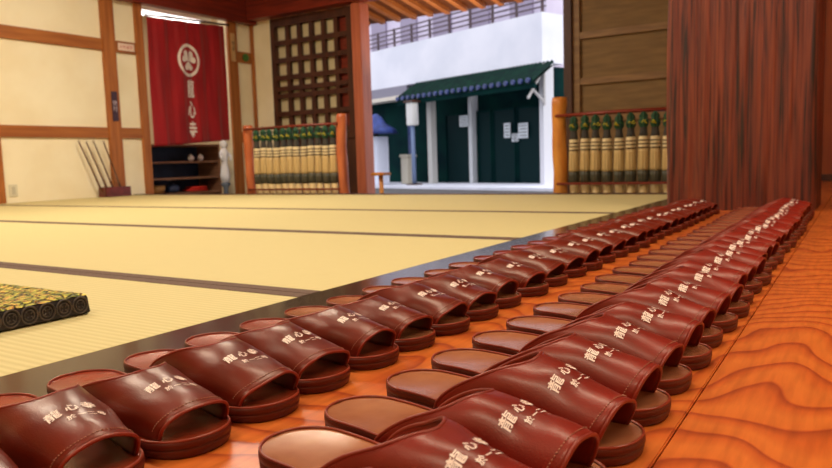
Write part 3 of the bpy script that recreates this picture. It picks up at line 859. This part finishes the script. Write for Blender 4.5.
# tube lamp of the back room
t = thing('tube_lamp', 'bright tube lamp glimpsed above the red curtain', 'lamp', (XL-.30, 5.1, 1.80))
em = bpy.data.materials.new('lit_tube'); em.use_nodes = True
eb = em.node_tree.nodes['Principled BSDF']; eb.inputs['Emission Color'].default_value = (1, .95, .9, 1); eb.inputs['Emission Strength'].default_value = 6
obj('tube', tube(bmesh.new(), [(0, -.42, 0), (0, .42, 0)], .016, 10), em, t, True)
obj('housing', B(-.06, .06, -.55, .55, .03, .08, bev=.005), new_mat('white_housing', (230, 230, 226), .5)[0], t)
obj('hanging_bracket', B(-.01, .01, -.01, .01, .08, .795), new_mat('grey_bracket', (120, 120, 120), .5)[0], t)

# ================================================================== LATTICE WINDOW
def lattice():
    t = bpy.data.objects.new('window_1', None); C.objects.link(t); t['kind'] = 'structure'
    t['label'] = 'dark brown lattice screen with small pale panes'; t['category'] = 'window'
    x0, x1, z0, z1 = -5.595, -4.435, .50, 1.832
    y = YB-.02
    bm = bmesh.new()
    box(bm, x0, x0+.065, y, y+.07, z0, z1, bev=.003); box(bm, x1-.11, x1, y, y+.07, z0, z1, bev=.003)
    box(bm, x0+.065, x1-.11, y, y+.07, z1-.09, z1, bev=.003); box(bm, x0+.065, x1-.11, y, y+.07, z0, z0+.07, bev=.003)
    obj('window_frame', bm, M['darkwood'], t)
    bm = bmesh.new()
    for k in range(1, 6): xx = x0+.065+.168*k; box(bm, xx-.025, xx+.025, y+.008, y+.055, z0+.07, z1-.09, bev=.002)
    zs = [1.565, 1.377, 1.19, .99, .798, .60]
    for z in zs: box(bm, x0+.065, x1-.11, y+.003, y+.050, z-.026, z+.026, bev=.002)
    box(bm, x0+.065, x1-.11, y-.004, y+.050, 1.045, 1.095, bev=.002)
    obj('lattice_bars', bm, M['darkwood'], t)
    pm, N, L, b = new_mat('pale_paper_pane', (216, 204, 164), .35, .5)
    bm = bmesh.new(); box(bm, x0+.05, x1-.24, y+.058, y+.062, z0+.05, z1-.08)
    obj('pane', bm, pm, t)
    bm = bmesh.new(); box(bm, x1-.24, x1-.10, y+.058, y+.064, z0+.05, z1-.08)
    obj('red_board', bm, M['header'], t)
lattice()
t = thing('wooden_stand', 'small orange wooden stand beside the open entrance', 'stand', (-3.49, 5.0, -.35))
obj('post', tube(bmesh.new(), [(0, 0, .0), (.004, 0, .25), (0, 0, .475)], .020, 10), M['log'], t, True)
obj('top_board', B(-.068, .068, -.06, .06, .475, .50, bev=.006), M['log'], t)
obj('base_board', B(-.07, .07, -.07, .07, 0, .02, bev=.004), M['log'], t)

# ceiling lamps (give the light of the room)
for i, (lx, ly) in enumerate(LAMPS):
    t = thing('ceiling_lamp', 'flat white ceiling lamp, %s of those on the board ceiling' % ORD[i], 'lamp', (lx, ly, 2.6), 0, 'ceiling lamps')
    bm = bmesh.new(); box(bm, -.64, .64, -.20, -.165, -.09, 0); box(bm, -.64, .64, .165, .20, -.09, 0); box(bm, -.64, -.605, -.165, .165, -.09, 0); box(bm, .605, .64, -.165, .165, -.09, 0)
    obj('housing', bm, new_mat('white_lamp_housing', (235, 232, 225), .5)[0], t)

# ================================================================== OUTSIDE: eaves
def eaves():
    t = thing('eave_roof', 'wooden eaves with orange rafters over the entrance', 'roof', (0, 0, 0))
    w = noisy('orange_rafter', (208, 134, 76), (186, 112, 60), (20, 4, 20), .5, .1)
    sof = noisy('brown_soffit', (128, 74, 44), (106, 58, 34), (3, 20, 3), .6, .1)
    zf = lambda y: 1.86+(7.02-y)*.16
    k = 0; x = -6.3
    while x < -.6:
        bm = bmesh.new()
        y0, y1 = YB+.13, 7.02
        vs = []
        for (yy, dz) in ((y0, 0), (y1, 0), (y1, .05), (y0, .05)):
            for xx in (x-.030, x+.030): vs.append(bm.verts.new((xx, yy, zf(yy)+dz-.03)))
        a = vs
        for f in ((0, 1, 3, 2), (4, 5, 7, 6), (2, 3, 5, 4), (6, 7, 1, 0), (0, 2, 4, 6), (1, 7, 5, 3)): bm.faces.new([a[i] for i in f])
        bmesh.ops.recalc_face_normals(bm, faces=bm.faces[:])
        obj('rafter', bm, w, t); x += .216; k += 1
    bm = bmesh.new()
    y0, y1 = YB+.12, 7.10
    vs = [bm.verts.new((xx, yy, zf(yy)+.022+d)) for d in (0, .04) for yy in (y0, y1) for xx in (-6.5, -.5)]
    for f in ((0, 1, 3, 2), (4, 6, 7, 5), (0, 4, 5, 1), (2, 3, 7, 6), (0, 2, 6, 4), (1, 5, 7, 3)): bm.faces.new([vs[i] for i in f])
    obj('soffit_boards', bm, sof, t)
eaves()

# ================================================================== OUTSIDE: building across the street
ang = math.atan2(.327, -.945)
BX, BY, GZ = -6.13, 15.2, -.45
# local frame: +x runs along the front away from the corner, +y away from the viewer, z up
def building():
    t = thing('street_building', 'white-parapet building with a tiled canopy across the street', 'building', (BX, BY, GZ))
    dx = Vector((-.945, .327, 0)).normalized(); dy = Vector((.327, .945, 0)).normalized()
    def bb(bm, s0, s1, n0, n1, z0, z1, **k):
        b2 = bmesh.new(); box(b2, s0, s1, n0, n1, z0, z1, **k)
        for v in b2.verts: v.co = dx*v.co.x+dy*v.co.y+Vector((0, 0, v.co.z))
        bmesh.ops.reverse_faces(b2, faces=b2.faces[:])
        me = bpy.data.meshes.new('t'); b2.to_mesh(me); b2.free(); bm.from_mesh(me); bpy.data.meshes.remove(me); return bm
    N = bmesh.new
    white = noisy('white_render', (232, 232, 240), (218, 220, 230), (1, 1, 1), .8, .05)
    lil = noisy('pale_lilac_wall', (214, 204, 222), (200, 190, 210), (1, 1, 1), .8, .05)
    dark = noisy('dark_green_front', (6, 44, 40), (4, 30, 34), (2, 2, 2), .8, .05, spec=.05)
    tile = noisy('dark_green_tile', (14, 50, 38), (8, 30, 30), (6, 6, 6), .6, .2, spec=.1)
    blue = noisy('blue_tile_end', (46, 62, 120), (36, 48, 96), (9, 9, 9), .35, .2)
    metal = noisy('brown_rail_metal', (84, 58, 62), (66, 46, 52), (9, 9, 9), .5, .1)
    g = -GZ
    obj('parapet', bb(N(), -.0, 12, .0, .45, 2.32+g, 3.42+g), white, t)
    obj('side_wing', bb(N(), -.0, .55, .451, .72, 2.32+g, 3.42+g), white, t)
    obj('upper_wall', bb(N(), .9, 12, 1.2, 4, 2.3+g, 7), lil, t)
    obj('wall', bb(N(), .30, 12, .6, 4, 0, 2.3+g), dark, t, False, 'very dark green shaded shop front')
    obj('side_pier', bb(N(), -.06, .06, -.05, .3, 0, 2.29+g), new_mat('pier_render', (206, 206, 212), .8)[0], t)
    obj('side_pier', bb(N(), 3.80, 3.97, -.08, .10, 0, 2.29+g), new_mat('grey_render', (196, 194, 188), .8)[0], t)
    obj('pale_column', bb(N(), 2.70, 2.82, .35, .59, 0, 2.0+g), new_mat('pale_column_paint', (196, 198, 200), .7)[0], t)
    # railing
    bm = N()
    for z in (3.56, 3.68, 3.80, 3.92): bb(bm, 0, 12, .12, .16, z+g-.015, z+g+.015)
    s = .1
    while s < 12: bb(bm, s-.03, s+.03, .12, .16, 3.42+g, 3.95+g); s += .78
    obj('railing', bm, metal, t)
    bm = N(); s = 1.3
    while s < 12: bb(bm, s, s+.75, 1.14, 1.19, 3.4+g, 5.3+g); s += 1.5
    obj('window', bm, new_mat('grey_shutter', (150, 138, 160), .5)[0], t)
    # tiled canopy
    bm = N(); z0, z1 = 1.86+g, 2.27+g
    n = 42; L0, L1 = -.35, 4.45; rows = []
    for i in range(n*4+1):
        s = L0+(L1-L0)*i/(n*4); hh = .07*abs(math.sin(PI*n/2*(i/(n*4))*2/1))
        rows.append([(s, -.70, z0+hh), (s, -.35, (z0+z1)/2+.02+hh), (s, -.02, z1+hh)])
    vr = [[bm.verts.new(dx*p[0]+dy*p[1]+Vector((0, 0, p[2]))) for p in r] for r in rows]
    lo = [[bm.verts.new(dx*p[0]+dy*p[1]+Vector((0, 0, z0-.05+(z1-z0)*(p[1]+.70)/.68))) for p in r] for r in rows]
    for i in range(len(vr)-1):
        for k in range(2):
            bm.faces.new((vr[i][k], vr[i+1][k], vr[i+1][k+1], vr[i][k+1])); bm.faces.new((lo[i][k], lo[i][k+1], lo[i+1][k+1], lo[i+1][k]))
        bm.faces.new((vr[i][0], lo[i][0], lo[i+1][0], vr[i+1][0]))
    bmesh.ops.recalc_face_normals(bm, faces=bm.faces[:])
    rf = obj('canopy_roof', bm, tile, t, False, 'dark green rippled tile canopy')
    for i in range(22):
        sx = L0+.12+(L1-L0-.2)*i/21
        b2 = N(); lathe(b2, [(.002, 0), (.055, 0), (.055, .05), (.002, .05)], 12)
        for v in b2.verts: q = v.co.copy(); v.co = dx*(sx+q.x)+dy*(-.71-q.z)+Vector((0, 0, z0+.01+q.y))
        obj('tile_end', b2, blue, rf, False, 'round blue tile end' )
    bm = N(); bb(bm, L0, L1, -.68, -.60, z0-.16, z0-.05); obj('canopy_beam', bm, dark, rf)
    bm = N()
    def strut(a, b_, r): tube(bm, [dx*a[0]+dy*a[1]+Vector((0, 0, a[2])), dx*b_[0]+dy*b_[1]+Vector((0, 0, b_[2]))], r, 6)
    strut((-.15, -.65, z0-.05), (-.15, -.1, z0-.45), .03); strut((-.15, -.65, 1.5+g), (-.15, -.1, 2.2+g), .03); strut((-.15, -.12, z0-.5), (-.15, -.12, 2.28+g), .03)
    obj('bracket', bm, new_mat('pale_bracket', (180, 176, 176), .6)[0], rf)
    # glazed doors
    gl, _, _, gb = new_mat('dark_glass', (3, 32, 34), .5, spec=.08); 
    for s0, s1 in ((.45, 1.28), (1.32, 2.1), (2.14, 2.66), (2.9, 3.9)):
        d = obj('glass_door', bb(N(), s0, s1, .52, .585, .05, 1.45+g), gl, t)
        bm = N(); bb(bm, s0, s0+.04, .49, .519, .05, 1.45+g); bb(bm, s1-.04, s1, .49, .519, .05, 1.45+g); bb(bm, s0, s1, .49, .519, 1.40+g, 1.45+g)
        obj('door_frame', bm, dark, d)
    # left bays
    obj('fascia', bb(N(), 4.9, 12, .0, .4, 2.06+g, 2.319+g), new_mat('grey_fascia', (132, 128, 142), .6)[0], t, False, 'grey fascia left of the canopy')
    obj('ledge', bb(N(), 4.9, 12, -.05, .4, 1.95+g, 2.055+g), new_mat('cream_ledge', (214, 204, 188), .7)[0], t)
    obj('drain_pipe', bb(N(), 4.62, 4.75, -.12, -.02, 0, 1.92+g), blue, t, False, 'dark blue drain pipe')
    return dx, dy
DX, DY = building()
def bpos(s, n, z=0): return Vector((BX, BY, GZ))+DX*s+DY*n+Vector((0, 0, z))
# notices on the glass
pap, _, _, _ = new_mat('white_paper', (206, 212, 216), .7)
for i, (s0, s1, z0, z1, lab) in enumerate(((1.45, 1.66, 1.17, 1.53, 'white paper notice on the dark glass, beside the central door edge'), (.88, 1.18, 1.14, 1.50, 'wide white notice on the dark glass nearer the corner pier'), (1.20, 1.40, 1.07, 1.26, 'small low white notice hanging between two larger ones'), (2.8, 3.1, 1.52, 1.80, 'white notice beside the pale column'))):
    t = thing('paper_notice', lab, 'notice', (0, 0, 0), 0, 'paper notices on the shop front')
    b2 = bmesh.new(); box(b2, s0, s1, .455 if i < 3 else .30, .475 if i < 3 else .32, z0, z1)
    for v in b2.verts: v.co = Vector((BX, BY, GZ))+DX*v.co.x+DY*v.co.y+Vector((0, 0, v.co.z))
    bmesh.ops.reverse_faces(b2, faces=b2.faces[:])
    obj('sheet', b2, pap, t)
    b2 = bmesh.new()
    nl = 4
    for q in range(nl):
        zz = z1-(z1-z0)*(q+.8)/(nl+.6); box(b2, s0+.03, s1-.03-.03*(q % 2), .45 if i < 3 else .295, .4545 if i < 3 else .2995, zz-.008, zz+.008)
    for v in b2.verts: v.co = Vector((BX, BY, GZ))+DX*v.co.x+DY*v.co.y+Vector((0, 0, v.co.z))
    obj('print_lines', b2, ink_dark, t)
# bright kerb in front of the building
bm = bmesh.new(); box(bm, -1.6, 12, -1.5, .59, 0, .06)
for v in bm.verts: v.co = DX*v.co.x+DY*v.co.y+Vector((BX, BY, GZ+v.co.z))
bmesh.ops.reverse_faces(bm, faces=bm.faces[:])
struct('pavement', bm, noisy('pale_paving', (226, 226, 236), (210, 212, 224), (2, 2, 2), .8, .1), 'bright pale pavement strip in front of the dark shop front', 'pavement')

# street things at the left of the building
p = bpos(5.15, -.9, .06)
t = thing('lantern_stand', 'white box stand under a blue cloth roof across the street', 'stand', p, ang)
obj('white_cabinet', B(-.28, .28, -.2, .2, .0, 1.30, bev=.02), new_mat('white_cabinet_paint', (214, 218, 232), .6)[0], t)
bm = bmesh.new()
lathe(bm, [(.62, 1.38), (.55, 1.50), (.28, 1.66), (.16, 1.84), (.03, 1.92)], 16, pleat=4, amp=.10)
obj('cloth_roof', bm, noisy('blue_cloth', (52, 74, 148), (34, 48, 104), (4, 4, 4), .6, .4), t, True)
obj('post', tube(bmesh.new(), [(0, 0, 1.30), (0, 0, 1.45)], .05, 8), M['darkwood'], t, True)
p = bpos(3.62, -.85, .06)
t = thing('standing_lantern', 'white rectangular street lantern beside the blue drain pipe', 'lantern', p, ang)
obj('post', tube(bmesh.new(), [(0, 0, .03), (0, 0, 1.52)], .055, 10), new_mat('blue_grey_post', (108, 126, 160), .5)[0], t, True)
obj('lantern_box', B(-.14, .14, -.1, .1, 1.52, 2.10, bev=.02), new_mat('lantern_white', (214, 212, 208), .5)[0], t)
obj('cap', B(-.19, .19, -.14, .14, 2.10, 2.15, bev=.01), M['darkwood'], t)
obj('base', B(-.16, .16, -.14, .14, 0, .03), M['darkwood'], t)
p = bpos(4.55, -.3, .06)
t = thing('stone_post', 'squat pale stone post between the blue-roofed stand and the drain pipe', 'post', p, ang)
st_, _, _, _ = new_mat('pale_stone', (186, 178, 160), .8)
obj('shaft', B(-.16, .16, -.14, .14, 0, .72, bev=.02), st_, t); obj('cap', B(-.19, .19, -.17, .17, .72, .80, bev=.02), st_, t)
